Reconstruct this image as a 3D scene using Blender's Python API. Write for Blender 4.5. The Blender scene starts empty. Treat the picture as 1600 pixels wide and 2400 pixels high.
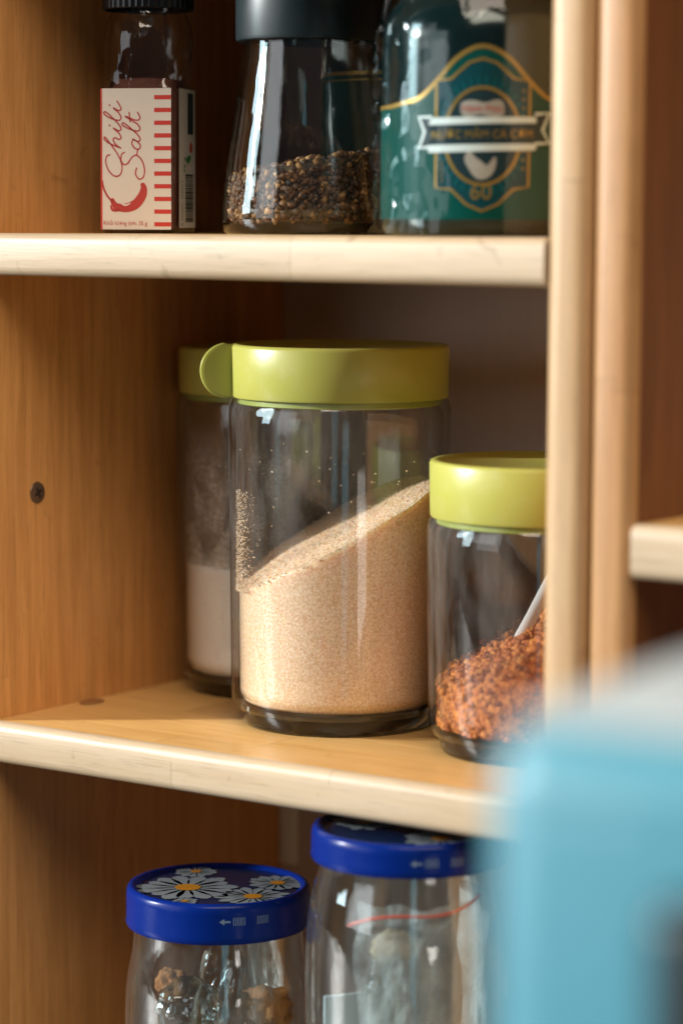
import bpy, bmesh, math, random
import numpy as np
from mathutils import Vector, Matrix, noise, geometry
random.seed(7); RNG = np.random.default_rng(7)
S = bpy.context.scene; COL = S.collection; PI = math.pi

# ------------------------------------------------------------------ camera
cam_d = bpy.data.cameras.new("camera"); cam = bpy.data.objects.new("camera", cam_d); COL.objects.link(cam)
PITCH, ROLL, YAW = .1056, .0054, .6155
cy, sy = math.cos(YAW), math.sin(YAW)
fw = Vector((-sy, cy, 0)); rr = Vector((cy, sy, 0)); uu = Vector((0, 0, 1))
f2 = math.cos(PITCH)*fw - math.sin(PITCH)*uu; u2 = math.cos(PITCH)*uu + math.sin(PITCH)*fw
r3 = math.cos(ROLL)*rr + math.sin(ROLL)*u2; u3 = math.cos(ROLL)*u2 - math.sin(ROLL)*rr
CAM = Vector((.8213, -.8888, .0052))
cam.matrix_world = Matrix(((r3.x, u3.x, -f2.x, CAM.x), (r3.y, u3.y, -f2.y, CAM.y), (r3.z, u3.z, -f2.z, CAM.z), (0, 0, 0, 1)))
cam_d.sensor_fit = 'HORIZONTAL'; cam_d.sensor_width = 24; cam_d.lens = 96
cam_d.clip_start = .02; cam_d.clip_end = 100
cam_d.dof.use_dof = True; cam_d.dof.focus_distance = 1.185; cam_d.dof.aperture_fstop = 4.2
S.camera = cam

# ------------------------------------------------------------------ world, lamps, exposure
W = bpy.data.worlds.new("World"); S.world = W; W.use_nodes = True
W.node_tree.nodes['Background'].inputs[0].default_value = (.80, .86, 1, 1)
W.node_tree.nodes['Background'].inputs[1].default_value = .05
S.view_settings.view_transform = 'Standard'; S.view_settings.look = 'None'
S.view_settings.exposure = 0; S.view_settings.gamma = 1
S.cycles.max_bounces = 24; S.cycles.transparent_max_bounces = 48; S.cycles.transmission_bounces = 16
S.cycles.glossy_bounces = 6; S.cycles.diffuse_bounces = 4
S.cycles.caustics_reflective = False; S.cycles.caustics_refractive = False
S.cycles.sample_clamp_indirect = 6; S.cycles.use_denoising = True

def area(name, target, direction, dist, sx, sz, power, color):
    l = bpy.data.lights.new(name, 'AREA'); l.shape = 'RECTANGLE'; l.size = sx; l.size_y = sz
    l.energy = power; l.color = color
    o = bpy.data.objects.new(name, l); COL.objects.link(o)
    d = Vector(direction).normalized(); o.location = Vector(target) + d*dist
    o.rotation_euler = d.to_track_quat('Z', 'Y').to_euler()
    return o
AIM = (.13, .06, -.08)
def az(a, el):      # direction towards a lamp, azimuth from -x towards -y
    a = math.radians(a); e = math.radians(el)
    return (-math.cos(a)*math.cos(e), -math.sin(a)*math.cos(e), math.sin(e))
area("low_sun_through_window", AIM, az(38, 16), 5.0, .15, .15, 420, (1, .955, .91))
area("window_light", AIM, az(36, 15), 2.6, .55, 1.25, 32, (.70, .93, 1))
area("back_wall_fill", AIM, az(66, 9), 2.6, 1.3, 1.2, 10, (.92, .97, 1))  # added soft fill so the back wall gets light from the front left
area("room_light", AIM, (.68, -.60, .96), 2.3, 2.2, .80, 48, (1, .84, .68))
area("jar_streak_light", AIM, (.831, -.555, -.215), 2.1, .60, .32, 2.4, (1, .93, .86))  # added lamp for the pale streak reflected in the sugar jar

# ------------------------------------------------------------------ materials
def mat(name):
    m = bpy.data.materials.new(name); m.use_nodes = True
    n = m.node_tree.nodes; n.clear()
    out = n.new('ShaderNodeOutputMaterial')
    return m, m.node_tree, out
class G:
    def __init__(s, t): s.t = t
    def n(s, kind, **kw):
        x = s.t.nodes.new('ShaderNode'+kind)
        for k, v in kw.items(): setattr(x, k, v)
        return x
    def l(s, a, b): s.t.links.new(a, b)
    def math(s, op, a, b=None):
        x = s.n('Math', operation=op)
        for i, v in enumerate((a, b)):
            if v is None: continue
            if hasattr(v, 'is_linked') or not isinstance(v, (int, float)): s.l(v, x.inputs[i])
            else: x.inputs[i].default_value = v
        return x.outputs[0]
    def mix(s, f, a, b, blend='MIX'):
        x = s.n('MixRGB', blend_type=blend)
        for i, v in enumerate((f, a, b)):
            if isinstance(v, (int, float)): x.inputs[i].default_value = v
            elif isinstance(v, tuple): x.inputs[i].default_value = (*v, 1)
            else: s.l(v, x.inputs[i])
        return x.outputs[0]
    def ramp(s, f, stops):
        x = s.n('ValToRGB'); e = x.color_ramp.elements
        while len(e) < len(stops): e.new(.5)
        for el, (p, c) in zip(e, stops):
            el.position = p; el.color = (*c, 1) if isinstance(c, tuple) else (c, c, c, 1)
        s.l(f, x.inputs[0]); return x.outputs[0]
    def noise(s, vec, scale, detail=4, rough=.55, dist=0):
        x = s.n('TexNoise'); x.inputs['Scale'].default_value = scale; x.inputs['Detail'].default_value = detail
        x.inputs['Roughness'].default_value = rough; x.inputs['Distortion'].default_value = dist
        if vec is not None: s.l(vec, x.inputs['Vector'])
        return x.outputs['Fac']
    def obj(s, scale=(1, 1, 1), loc=(0, 0, 0)):
        tc = s.n('TexCoord'); mp = s.n('Mapping'); mp.inputs['Scale'].default_value = scale
        mp.inputs['Location'].default_value = loc
        s.l(tc.outputs['Object'], mp.inputs['Vector']); return mp.outputs['Vector']
    def bump(s, h, strength, dist):
        b = s.n('Bump'); b.inputs['Strength'].default_value = strength; b.inputs['Distance'].default_value = dist
        s.l(h, b.inputs['Height']); return b.outputs['Normal']

def plain(name, color, rough=.4, metallic=0, spec=.5, coat=0, noise_amt=.08, sss=0, nscale=60, bump=0):
    m, t, out = mat(name); g = G(t); p = g.n('BsdfPrincipled')
    v = g.obj(); nz = g.noise(v, nscale, 5)
    c = g.mix(nz, tuple(x*(1-noise_amt) for x in color), tuple(min(1, x*(1+noise_amt)) for x in color))
    g.l(c, p.inputs['Base Color']); p.inputs['Metallic'].default_value = metallic
    rz = g.math('ADD', g.math('MULTIPLY', g.noise(v, nscale*1.7, 4), .16), rough-.08); g.l(rz, p.inputs['Roughness'])
    p.inputs['Specular IOR Level'].default_value = spec; p.inputs['Coat Weight'].default_value = coat
    p.inputs['Coat Roughness'].default_value = .06
    if sss:
        p.inputs['Subsurface Weight'].default_value = sss; p.inputs['Subsurface Radius'].default_value = (.006, .006, .002)
    if bump: g.l(g.bump(g.noise(v, nscale*4, 4), bump, .001), p.inputs['Normal'])
    g.l(p.outputs[0], out.inputs[0]); return m

def wood(name, grain, light, dark, stave=(.045, .045, .045), length=.34, rough=.38, seed=0.0, spec=.5, wear=.25):
    """varnished rubberwood board: staves along the grain axis, fibre streaks, pores, a few darker clouds"""
    m, t, out = mat(name); g = G(t); p = g.n('BsdfPrincipled')
    tc = g.n('TexCoord'); sep = g.n('SeparateXYZ'); g.l(tc.outputs['Object'], sep.inputs[0])
    ax = 'XYZ'.index(grain); others = [i for i in range(3) if i != ax]
    i0 = g.math('FLOOR', g.math('DIVIDE', g.math('ADD', sep.outputs[others[0]], .0131+seed), stave[others[0]]))
    key = g.math('ADD', i0, seed*13.7)
    if ax == 0: key = g.math('ADD', key, g.math('MULTIPLY', g.math('FLOOR', g.math('MULTIPLY', sep.outputs[2], 9.0)), 3.37))
    wn = g.n('TexWhiteNoise', noise_dimensions='1D'); g.l(key, wn.inputs['W'])
    along = g.math('ADD', sep.outputs[ax], g.math('MULTIPLY', wn.outputs['Value'], length))
    j0 = g.math('FLOOR', g.math('DIVIDE', along, length))
    wn2 = g.n('TexWhiteNoise', noise_dimensions='2D')
    cb = g.n('CombineXYZ'); g.l(key, cb.inputs[0]); g.l(j0, cb.inputs[1]); g.l(cb.outputs[0], wn2.inputs['Vector'])
    off = g.math('MULTIPLY', wn2.outputs['Value'], 3.0)
    sc = [1, 1, 1]; sc[ax] = .055
    mp = g.n('Mapping'); mp.inputs['Scale'].default_value = sc; g.l(tc.outputs['Object'], mp.inputs['Vector'])
    ad = g.n('VectorMath', operation='ADD'); g.l(mp.outputs[0], ad.inputs[0])
    cb2 = g.n('CombineXYZ'); [g.l(off, cb2.inputs[k]) for k in range(3)]; g.l(cb2.outputs[0], ad.inputs[1])
    v = ad.outputs[0]
    streak = g.noise(v, 190, 6, .62, .25); fine = g.noise(v, 900, 3, .6); cloud = g.noise(v, 34, 5, .6, 1.2)
    soft = g.noise(tc.outputs['Object'], 9, 4, .6)
    c = g.mix(g.ramp(streak, [(.35, 0), (.68, 1)]), dark, light)
    mid = tuple((a+b)/2 for a, b in zip(light, dark))
    c = g.mix(g.math('MULTIPLY', g.ramp(cloud, [(.50, 0), (.75, 1)]), .55), c, tuple(x*.62 for x in mid))
    c = g.mix(g.math('MULTIPLY', g.ramp(fine, [(.56, 0), (.68, 1)]), .5), c, tuple(x*.55 for x in dark))
    c = g.mix(.30, c, g.ramp(wn2.outputs['Value'], [(0, tuple(x*.72 for x in mid)), (1, tuple(min(1, x*1.25) for x in light))]))
    c = g.mix(.5, c, g.ramp(soft, [(.3, .84), (.7, 1.0)]), 'MULTIPLY')
    fr = g.math('FRACT', g.math('DIVIDE', along, length))
    jl = g.math('LESS_THAN', g.math('MULTIPLY', fr, length), .0007)
    c = g.mix(g.math('MULTIPLY', jl, .45), c, tuple(x*.55 for x in dark))
    spots = g.ramp(g.noise(tc.outputs['Object'], 62, 3, .6, .8), [(.66, 0), (.74, 1)])
    c = g.mix(g.math('MULTIPLY', spots, wear), c, tuple(x*.5 for x in dark))
    g.l(c, p.inputs['Base Color'])
    g.l(g.math('ADD', g.math('MULTIPLY', streak, .14), rough-.07), p.inputs['Roughness'])
    p.inputs['Specular IOR Level'].default_value = spec
    g.l(g.bump(g.math('ADD', streak, g.math('MULTIPLY', fine, .6)), .16, .0006), p.inputs['Normal'])
    g.l(p.outputs[0], out.inputs[0]); return m

WOOD_P = wood("varnished_wood_upright", 'Z', (.74, .38, .135), (.47, .215, .062), length=3.0, seed=.2)
WOOD_S = wood("varnished_wood_shelf", 'X', (.84, .52, .20), (.68, .38, .12), seed=.5, rough=.30)
WOOD_E = wood("pale_wood_edge", 'X', (.54, .43, .30), (.47, .34, .20), stave=(.045, .03, .009), length=.21, seed=.7, rough=.46, spec=.6, wear=.55)
WOOD_F = wood("pale_wood_upright", 'Z', (.53, .36, .20), (.42, .25, .11), stave=(.009, .03, .045), length=.4, seed=.9, rough=.42, spec=.6)
WOOD_G = wood("golden_wood_upright", 'Z', (.52, .29, .12), (.40, .19, .065), stave=(.009, .03, .045), length=.9, seed=.4, rough=.42, spec=.6)
WOOD_R = wood("varnished_wood_shaded", 'Z', (.20, .075, .022), (.10, .034, .010), seed=.35)  # same wood as the other uprights, darkened to paint in shade

def back_mat():
    m, t, out = mat("grey_brown_hardboard"); g = G(t); p = g.n('BsdfPrincipled')
    a = g.noise(g.obj((1, 1, .08)), 240, 5, .6); b = g.noise(g.obj(), 11, 4)
    c = g.mix(a, (.56, .48, .445), (.68, .59, .55)); c = g.mix(.6, c, g.ramp(b, [(.3, .8), (.7, 1.0)]), 'MULTIPLY')
    g.l(c, p.inputs['Base Color']); p.inputs['Roughness'].default_value = .55
    g.l(g.bump(a, .1, .0005), p.inputs['Normal']); g.l(p.outputs[0], out.inputs[0]); return m
BACK = back_mat()

def thin_glass(name, tint=(.95, .965, .95), edge=(.10, .13, .09), refl=1.0, rough=.015, wob=.0, dust=.0):
    """thin wall of clear glass: lets light straight through, reflects more at grazing angles, darker where seen along the wall"""
    m, t, out = mat(name); g = G(t)
    lw = g.n('LayerWeight'); lw.inputs['Blend'].default_value = .5
    fac = lw.outputs['Facing']
    tr = g.n('BsdfTransparent'); e = g.math('POWER', fac, 4.0)
    g.l(g.mix(e, tint, edge), tr.inputs['Color'])
    gl = g.n('BsdfGlossy'); gl.inputs['Roughness'].default_value = rough; gl.inputs['Color'].default_value = (1, 1, 1, 1)
    if wob:
        n1 = g.noise(g.obj((1, 1, .35)), 70, 3); g.l(g.bump(n1, wob, .004), gl.inputs['Normal'])
    fr = g.math('MULTIPLY', g.math('ADD', g.math('MULTIPLY', g.math('POWER', fac, 5.0), .9), .042), refl)
    mx = g.n('MixShader'); g.l(fr, mx.inputs[0]); g.l(tr.outputs[0], mx.inputs[1]); g.l(gl.outputs[0], mx.inputs[2])
    last = mx.outputs[0]
    if dust:
        df = g.n('BsdfDiffuse'); df.inputs['Color'].default_value = (.8, .78, .74, 1)
        d = g.math('MULTIPLY', g.ramp(g.noise(g.obj((1, 1, .25)), 55, 6, .65), [(.45, 0), (.8, 1)]), dust)
        m2 = g.n('MixShader'); g.l(d, m2.inputs[0]); g.l(last, m2.inputs[1]); g.l(df.outputs[0], m2.inputs[2]); last = m2.outputs[0]
    g.l(last, out.inputs[0]); return m
GLASS = thin_glass("clear_jar_glass", tint=(.985, .99, .985), edge=(.18, .23, .16), wob=.025, dust=.09)  # the dust also paints in the haze of reflections on the jar
GLASS2 = thin_glass("clear_preserve_glass", tint=(.93, .955, .95), edge=(.16, .22, .20), refl=1.8, wob=.14, dust=.05)
GLASS3 = thin_glass("clear_bottle_plastic", tint=(.90, .87, .84), edge=(.25, .16, .12), refl=1.2, rough=.05, wob=.6)
FILM = thin_glass("crinkled_clear_film", tint=(.86, .93, .92), edge=(.45, .6, .58), refl=.7, rough=.05, wob=.25)

BAGFILM = thin_glass("crumpled_clear_bag", tint=(.90, .93, .93), edge=(.4, .46, .46), refl=3.0, rough=.05, wob=.7, dust=.35)
def solid_glass(name, color):
    m, t, out = mat(name); g = G(t); p = g.n('BsdfPrincipled')
    p.inputs['Transmission Weight'].default_value = 1; p.inputs['IOR'].default_value = 1.5; p.inputs['Roughness'].default_value = .02
    g.l(g.mix(g.noise(g.obj(), 30, 3), color, tuple(x*.94 for x in color)), p.inputs['Base Color'])
    g.l(p.outputs[0], out.inputs[0]); return m
GLASS_BASE = solid_glass("thick_glass_foot", (.90, .93, .88))

def grainy(name, c1, c2, scale, rough=.3, per_island=False, bump=.5, spec=.5, c3=None, sss=0, transl=0, mid=.55):
    m, t, out = mat(name); g = G(t); p = g.n('BsdfPrincipled'); v = g.obj()
    if per_island:
        ge = g.n('NewGeometry'); f = ge.outputs['Random Per Island']
    else:
        f = g.ramp(g.noise(v, scale, 3, .7), [(.36, 0), (.64, 1)])
    stops = [(0, c1), (1, c2)] if c3 is None else [(0, c1), (mid, c2), (1, c3)]
    g.l(g.ramp(f, stops), p.inputs['Base Color']); p.inputs['Roughness'].default_value = rough
    p.inputs['Specular IOR Level'].default_value = spec
    if sss:
        p.inputs['Subsurface Weight'].default_value = sss; p.inputs['Subsurface Radius'].default_value = (.007, .0036, .0015)
        p.inputs['Subsurface Scale'].default_value = 1
    if bump: g.l(g.bump(g.noise(v, scale, 2), bump, .0012), p.inputs['Normal'])
    last = p.outputs[0]
    if transl:
        tl = g.n('BsdfTranslucent'); g.l(p.inputs['Base Color'].links[0].from_socket, tl.inputs['Color'])
        mx = g.n('MixShader'); mx.inputs[0].default_value = transl; g.l(last, mx.inputs[1]); g.l(tl.outputs[0], mx.inputs[2]); last = mx.outputs[0]
    g.l(last, out.inputs[0]); return m
SUGAR = grainy("raw_sugar", (.69, .43, .22), (.95, .76, .595), 1000, .35, sss=.7, bump=.10)
SUGAR_G = grainy("raw_sugar_crystals", (.86, .64, .40), (.99, .93, .82), 0, .16, per_island=True, bump=0, spec=.7, transl=.5)
SALT = grainy("fine_white_salt", (.90, .89, .86), (.95, .945, .92), 500, .6)
CHILI = grainy("ground_red_spice", (.20, .045, .010), (.52, .145, .020), 330, .8, bump=.9, c3=(.64, .24, .045))
CHILI_G = grainy("ground_red_spice_clumps", (.26, .055, .010), (.54, .15, .020), 0, .75, per_island=True, bump=0, c3=(.66, .26, .055), transl=.25)
PEP_CORE = grainy("pepper_mass", (.010, .008, .006), (.10, .055, .022), 420, .7)
PEP_G = grainy("cracked_pepper_bits", (.016, .010, .007), (.13, .055, .020), 0, .6, per_island=True, bump=0, c3=(.50, .28, .11), mid=.78)

def lid_plastic():
    m, t, out = mat("lime_green_plastic"); g = G(t); p = g.n('BsdfPrincipled'); v = g.obj()
    c = g.mix(g.noise(v, 40, 5), (.425, .43, .085), (.455, .455, .105))
    dust = g.ramp(g.noise(v, 120, 7, .75), [(.52, 0), (.80, 1)])
    c = g.mix(g.math('MULTIPLY', dust, .22), c, (.62, .58, .40))
    scr = g.ramp(g.noise(g.obj((.12, .12, 1)), 420, 3, .6, 1.5), [(.62, 0), (.70, 1)])
    g.l(c, p.inputs['Base Color'])
    g.l(g.math('ADD', g.math('ADD', g.math('MULTIPLY', g.noise(v, 26, 5, .65), .22), .22), g.math('MULTIPLY', scr, .12)), p.inputs['Roughness'])
    p.inputs['Subsurface Weight'].default_value = .12; p.inputs['Subsurface Radius'].default_value = (.006, .006, .002)
    g.l(g.bump(g.math('ADD', scr, g.noise(v, 300, 4)), .05, .0006), p.inputs['Normal'])
    g.l(p.outputs[0], out.inputs[0]); return m
LIME = lid_plastic()
SEAL = plain("translucent_green_seal", (.30, .36, .08), .4)
BLACK = plain("black_plastic", (.008, .012, .014), .30, noise_amt=.3)
BLACK_M = plain("black_satin_plastic", (.010, .020, .024), .36, noise_amt=.3)
BLUE_LID = plain("cobalt_blue_lid_enamel", (.001, .016, .165), .26, spec=.18, noise_amt=.12)
NAVY = plain("dark_navy_lid_print", (.003, .012, .045), .25, coat=.2, noise_amt=.25)
PETAL = plain("shaded_petal_print", (.14, .165, .185), .45, noise_amt=.14, nscale=300)  # white petals and orange centres darkened to paint in the shelf's shade
YOLK = plain("orange_print", (.34, .14, .010), .4, noise_amt=.15)
WHITE = plain("white_plastic", (.80, .82, .82), .4)
STRIP = plain("pale_gap_light", (.82, .86, .84), .5)
PAPER = plain("off_white_label_paper", (.78, .72, .64), .5, noise_amt=.05)
PAPER2 = plain("white_label_paper", (.66, .66, .62), .5, noise_amt=.05)
RED = plain("red_print", (.62, .045, .030), .5, noise_amt=.1)
DKRED = plain("dark_red_print", (.50, .05, .04), .5, noise_amt=.15)
TEALBK = plain("dark_teal_print", (.012, .03, .03), .5)
LEAF = plain("green_print", (.03, .22, .06), .5)
GREEN = plain("bottle_green_label", (.0, .062, .053), .34, noise_amt=.25, nscale=26, spec=.15)
NAVYP = plain("petrol_blue_print", (.003, .05, .066), .4, noise_amt=.2, spec=.15)
RAYP = plain("teal_ray_print", (.003, .085, .10), .4, spec=.15)
DARKP = plain("dark_slate_print", (.015, .035, .045), .4, spec=.15)
GOLD = plain("gold_print", (.44, .25, .055), .35, metallic=.5, noise_amt=.2)
SILVER = plain("silver_white_print", (.74, .78, .80), .35)
MARK = plain("dim_blue_white_print", (.16, .24, .36), .4)
CREAMP = plain("cream_print", (.40, .345, .31), .4, noise_amt=.15, nscale=200)
SAUCE = plain("dark_sauce_glass", (.003, .012, .013), .14, coat=.3, noise_amt=.4)
SCREW = plain("dark_bronze_screw", (.20, .13, .09), .42, metallic=.75, noise_amt=.3, nscale=300)
HOLE = plain("dark_recess", (.012, .007, .004), .8)
BLUE_BOX = plain("pale_blue_gloss_enamel", (.060, .275, .37), .46, spec=.8, coat=.2, noise_amt=.04)
COUNTER = plain("dark_counter_stone", (.09, .085, .08), .4, noise_amt=.3)
TAN = plain("dried_root_pieces", (.42, .17, .05), .75, noise_amt=.5, nscale=180, bump=.6)
CORK = plain("beige_stopper", (.45, .36, .24), .6, noise_amt=.2)
CARD = plain("pale_blue_card", (.42, .55, .60), .5)
RIB = plain("red_zip_rib", (.70, .10, .06), .4)
def bag_mat():
    m, t, out = mat("cloudy_plastic_bag"); g = G(t)
    tr = g.n('BsdfTransparent'); p = g.n('BsdfPrincipled'); p.inputs['Base Color'].default_value = (.62, .70, .72, 1)
    p.inputs['Roughness'].default_value = .18; p.inputs['Specular IOR Level'].default_value = .9
    f = g.ramp(g.noise(g.obj(), 60, 5, .6), [(.35, .18), (.75, .62)])
    g.l(g.bump(g.noise(g.obj((1, 1, .5)), 90, 4), .8, .004), p.inputs['Normal'])
    mx = g.n('MixShader'); g.l(f, mx.inputs[0]); g.l(tr.outputs[0], mx.inputs[1]); g.l(p.outputs[0], mx.inputs[2])
    g.l(mx.outputs[0], out.inputs[0]); return m
BAG = bag_mat()
def dust_mat():
    m, t, out = mat("salt_dust_on_glass"); g = G(t)
    tr = g.n('BsdfTransparent'); d = g.n('BsdfDiffuse'); d.inputs['Color'].default_value = (.74, .70, .66, 1)
    a = g.ramp(g.noise(g.obj((1, 1, .6)), 75, 8, .72, .6), [(.36, 0), (.60, 1)])
    sp = g.ramp(g.noise(g.obj(), 900, 2), [(.48, .45), (.62, 1)])
    tc = g.n('TexCoord'); sx = g.n('SeparateXYZ'); g.l(tc.outputs['Generated'], sx.inputs[0])
    hi = g.ramp(sx.outputs[2], [(0, 1.0), (.75, .8), (1, 0)])
    f = g.math('MULTIPLY', g.math('MULTIPLY', a, sp), hi)
    mx = g.n('MixShader'); g.l(f, mx.inputs[0]); g.l(tr.outputs[0], mx.inputs[1]); g.l(d.outputs[0], mx.inputs[2])
    g.l(mx.outputs[0], out.inputs[0]); return m
DUST = dust_mat()

# ------------------------------------------------------------------ mesh helpers
def link(name, me, material, parent=None, loc=(0, 0, 0), smooth=True):
    o = bpy.data.objects.new(name, me); COL.objects.link(o); o.location = loc
    for m in (material if isinstance(material, (list, tuple)) else [material]): me.materials.append(m)
    if smooth and len(me.polygons): me.polygons.foreach_set('use_smooth', [True]*len(me.polygons))
    if parent: o.parent = parent
    return o
def flat_angle(o, deg=32):
    me = o.data; bm = bmesh.new(); bm.from_mesh(me)
    for e in bm.edges:
        if len(e.link_faces) == 2 and e.calc_face_angle(0) > math.radians(deg): e.smooth = False
    bm.to_mesh(me); bm.free(); return o
def from_bm(name, bm, material, parent=None, loc=(0, 0, 0), smooth=True, ang=32):
    bmesh.ops.recalc_face_normals(bm, faces=bm.faces)
    me = bpy.data.meshes.new(name); bm.to_mesh(me); bm.free()
    o = link(name, me, material, parent, loc, smooth)
    return flat_angle(o, ang) if smooth else o
def from_data(name, v, f, material, parent=None, loc=(0, 0, 0), smooth=True, ang=None):
    me = bpy.data.meshes.new(name); me.from_pydata([tuple(x) for x in v], [], [tuple(x) for x in f]); me.update()
    o = link(name, me, material, parent, loc, smooth)
    return flat_angle(o, ang) if ang else o
def box_bm(x0, x1, y0, y1, z0, z1, bev=.003, seg=3, edges=None):
    bm = bmesh.new()
    v = [bm.verts.new((x, y, z)) for x in (x0, x1) for y in (y0, y1) for z in (z0, z1)]
    for f in ((0, 1, 3, 2), (4, 6, 7, 5), (0, 4, 5, 1), (2, 3, 7, 6), (0, 2, 6, 4), (1, 5, 7, 3)):
        bm.faces.new([v[i] for i in f])
    es = [e for e in bm.edges if edges is None or edges((e.verts[0].co+e.verts[1].co)/2)]
    if bev: bmesh.ops.bevel(bm, geom=es, offset=bev, segments=seg, profile=.5, affect='EDGES')
    return bm
def lathe_data(prof, seg=72, power=None, a0=0, a1=2*PI):
    v, f = [], []
    full = abs(a1-a0-2*PI) < 1e-6; n = seg if full else seg+1
    rings = []
    for k, (r, z) in enumerate(prof):
        if r < 1e-6 and full: rings.append([len(v)]); v.append((0, 0, z)); continue
        ring = []
        for i in range(n):
            a = a0+(a1-a0)*i/seg; s = r
            if power: 
                p = power(k, z)
                s = r/((abs(math.cos(a))**p+abs(math.sin(a))**p)**(1/p))
            ring.append(len(v)); v.append((s*math.cos(a), s*math.sin(a), z))
        rings.append(ring)
    for A, B in zip(rings, rings[1:]):
        m = seg
        for i in range(m):
            j = (i+1) % n if full else i+1
            if len(A) == 1 and len(B) == 1: continue
            if len(A) == 1: f.append((A[0], B[i], B[j]))
            elif len(B) == 1: f.append((A[i], B[0], A[j]))
            else: f.append((A[i], B[i], B[j], A[j]))
    return v, f
def lathe(name, prof, material, parent=None, loc=(0, 0, 0), seg=72, ang=40, power=None, **kw):
    v, f = lathe_data(prof, seg, power, **kw)
    o = from_data(name, v, f, material, parent, loc, True)
    bm = bmesh.new(); bm.from_mesh(o.data); bmesh.ops.recalc_face_normals(bm, faces=bm.faces); bm.to_mesh(o.data); bm.free()
    return flat_angle(o, ang)
def tube(name, pts, r, material, parent=None, loc=(0, 0, 0), seg=8, r1=None):
    v, f = [], []; n = len(pts); P = [Vector(p) for p in pts]
    for i, p in enumerate(P):
        d = (P[min(i+1, n-1)]-P[max(i-1, 0)]).normalized()
        a = d.orthogonal().normalized() if i == 0 else (pa - d*pa.dot(d)).normalized()
        pa = a; b = d.cross(a); q = r if r1 is None else r+(r1-r)*i/(n-1)
        for k in range(seg):
            t = 2*PI*k/seg; v.append(p+a*(q*math.cos(t))+b*(q*math.sin(t)))
    for i in range(n-1):
        for k in range(seg):
            k2 = (k+1) % seg; f.append((i*seg+k, i*seg+k2, (i+1)*seg+k2, (i+1)*seg+k))
    f.append(tuple(range(seg))[::-1]); f.append(tuple((n-1)*seg+k for k in range(seg)))
    return from_data(name, v, f, material, parent, loc, True)
def tag(o, label=None, cat=None, group=None, kind=None):
    for k, x in (('label', label), ('category', cat), ('group', group), ('kind', kind)):
        if x: o[k] = x
    return o
def empty(name, loc, label, cat, group=None, rz=0, kind=None):
    o = bpy.data.objects.new(name, None); COL.objects.link(o); o.location = loc; o.rotation_euler = (0, 0, rz)
    o.empty_display_size = .02
    return tag(o, label, cat, group, kind)
def bits(name, pos, size, material, parent=None, loc=(0, 0, 0), chunk=False):
    """many little crystals or crumbs joined in one mesh; pos (n,3), size (n,)"""
    n = len(pos)
    base = np.array([(-1, -1, -1), (1, -1, -1), (1, 1, -1), (-1, 1, -1), (-1, -1, 1), (1, -1, 1), (1, 1, 1), (-1, 1, 1)], float)*.5
    faces = np.array([(0, 3, 2, 1), (4, 5, 6, 7), (0, 1, 5, 4), (1, 2, 6, 5), (2, 3, 7, 6), (3, 0, 4, 7)])
    q = RNG.normal(size=(n, 4)); q /= np.linalg.norm(q, axis=1)[:, None]
    w, x, y, z = q.T
    Rm = np.stack([np.stack([1-2*(y*y+z*z), 2*(x*y-z*w), 2*(x*z+y*w)], -1), np.stack([2*(x*y+z*w), 1-2*(x*x+z*z), 2*(y*z-x*w)], -1),
                   np.stack([2*(x*z-y*w), 2*(y*z+x*w), 1-2*(x*x+y*y)], -1)], 1)
    b = np.repeat(base[None], n, 0)
    b = b*(1+RNG.uniform(-.35, .35, (n, 8 if chunk else 1, 3)))
    v = np.einsum('nij,nkj->nki', Rm, b*np.asarray(size)[:, None, None])+np.asarray(pos)[:, None, :]
    F = (faces[None]+np.arange(n)[:, None, None]*8).reshape(-1, 4)
    me = bpy.data.meshes.new(name); V = v.reshape(-1, 3)
    me.vertices.add(len(V)); me.vertices.foreach_set('co', V.astype(np.float32).ravel())
    me.loops.add(F.size); me.loops.foreach_set('vertex_index', F.astype(np.int32).ravel())
    me.polygons.add(len(F)); me.polygons.foreach_set('loop_start', np.arange(0, F.size, 4, dtype=np.int32))
    me.update(calc_edges=True)
    o = link(name, me, material, parent, loc, smooth=False); o['kind'] = 'stuff'; return o

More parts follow.
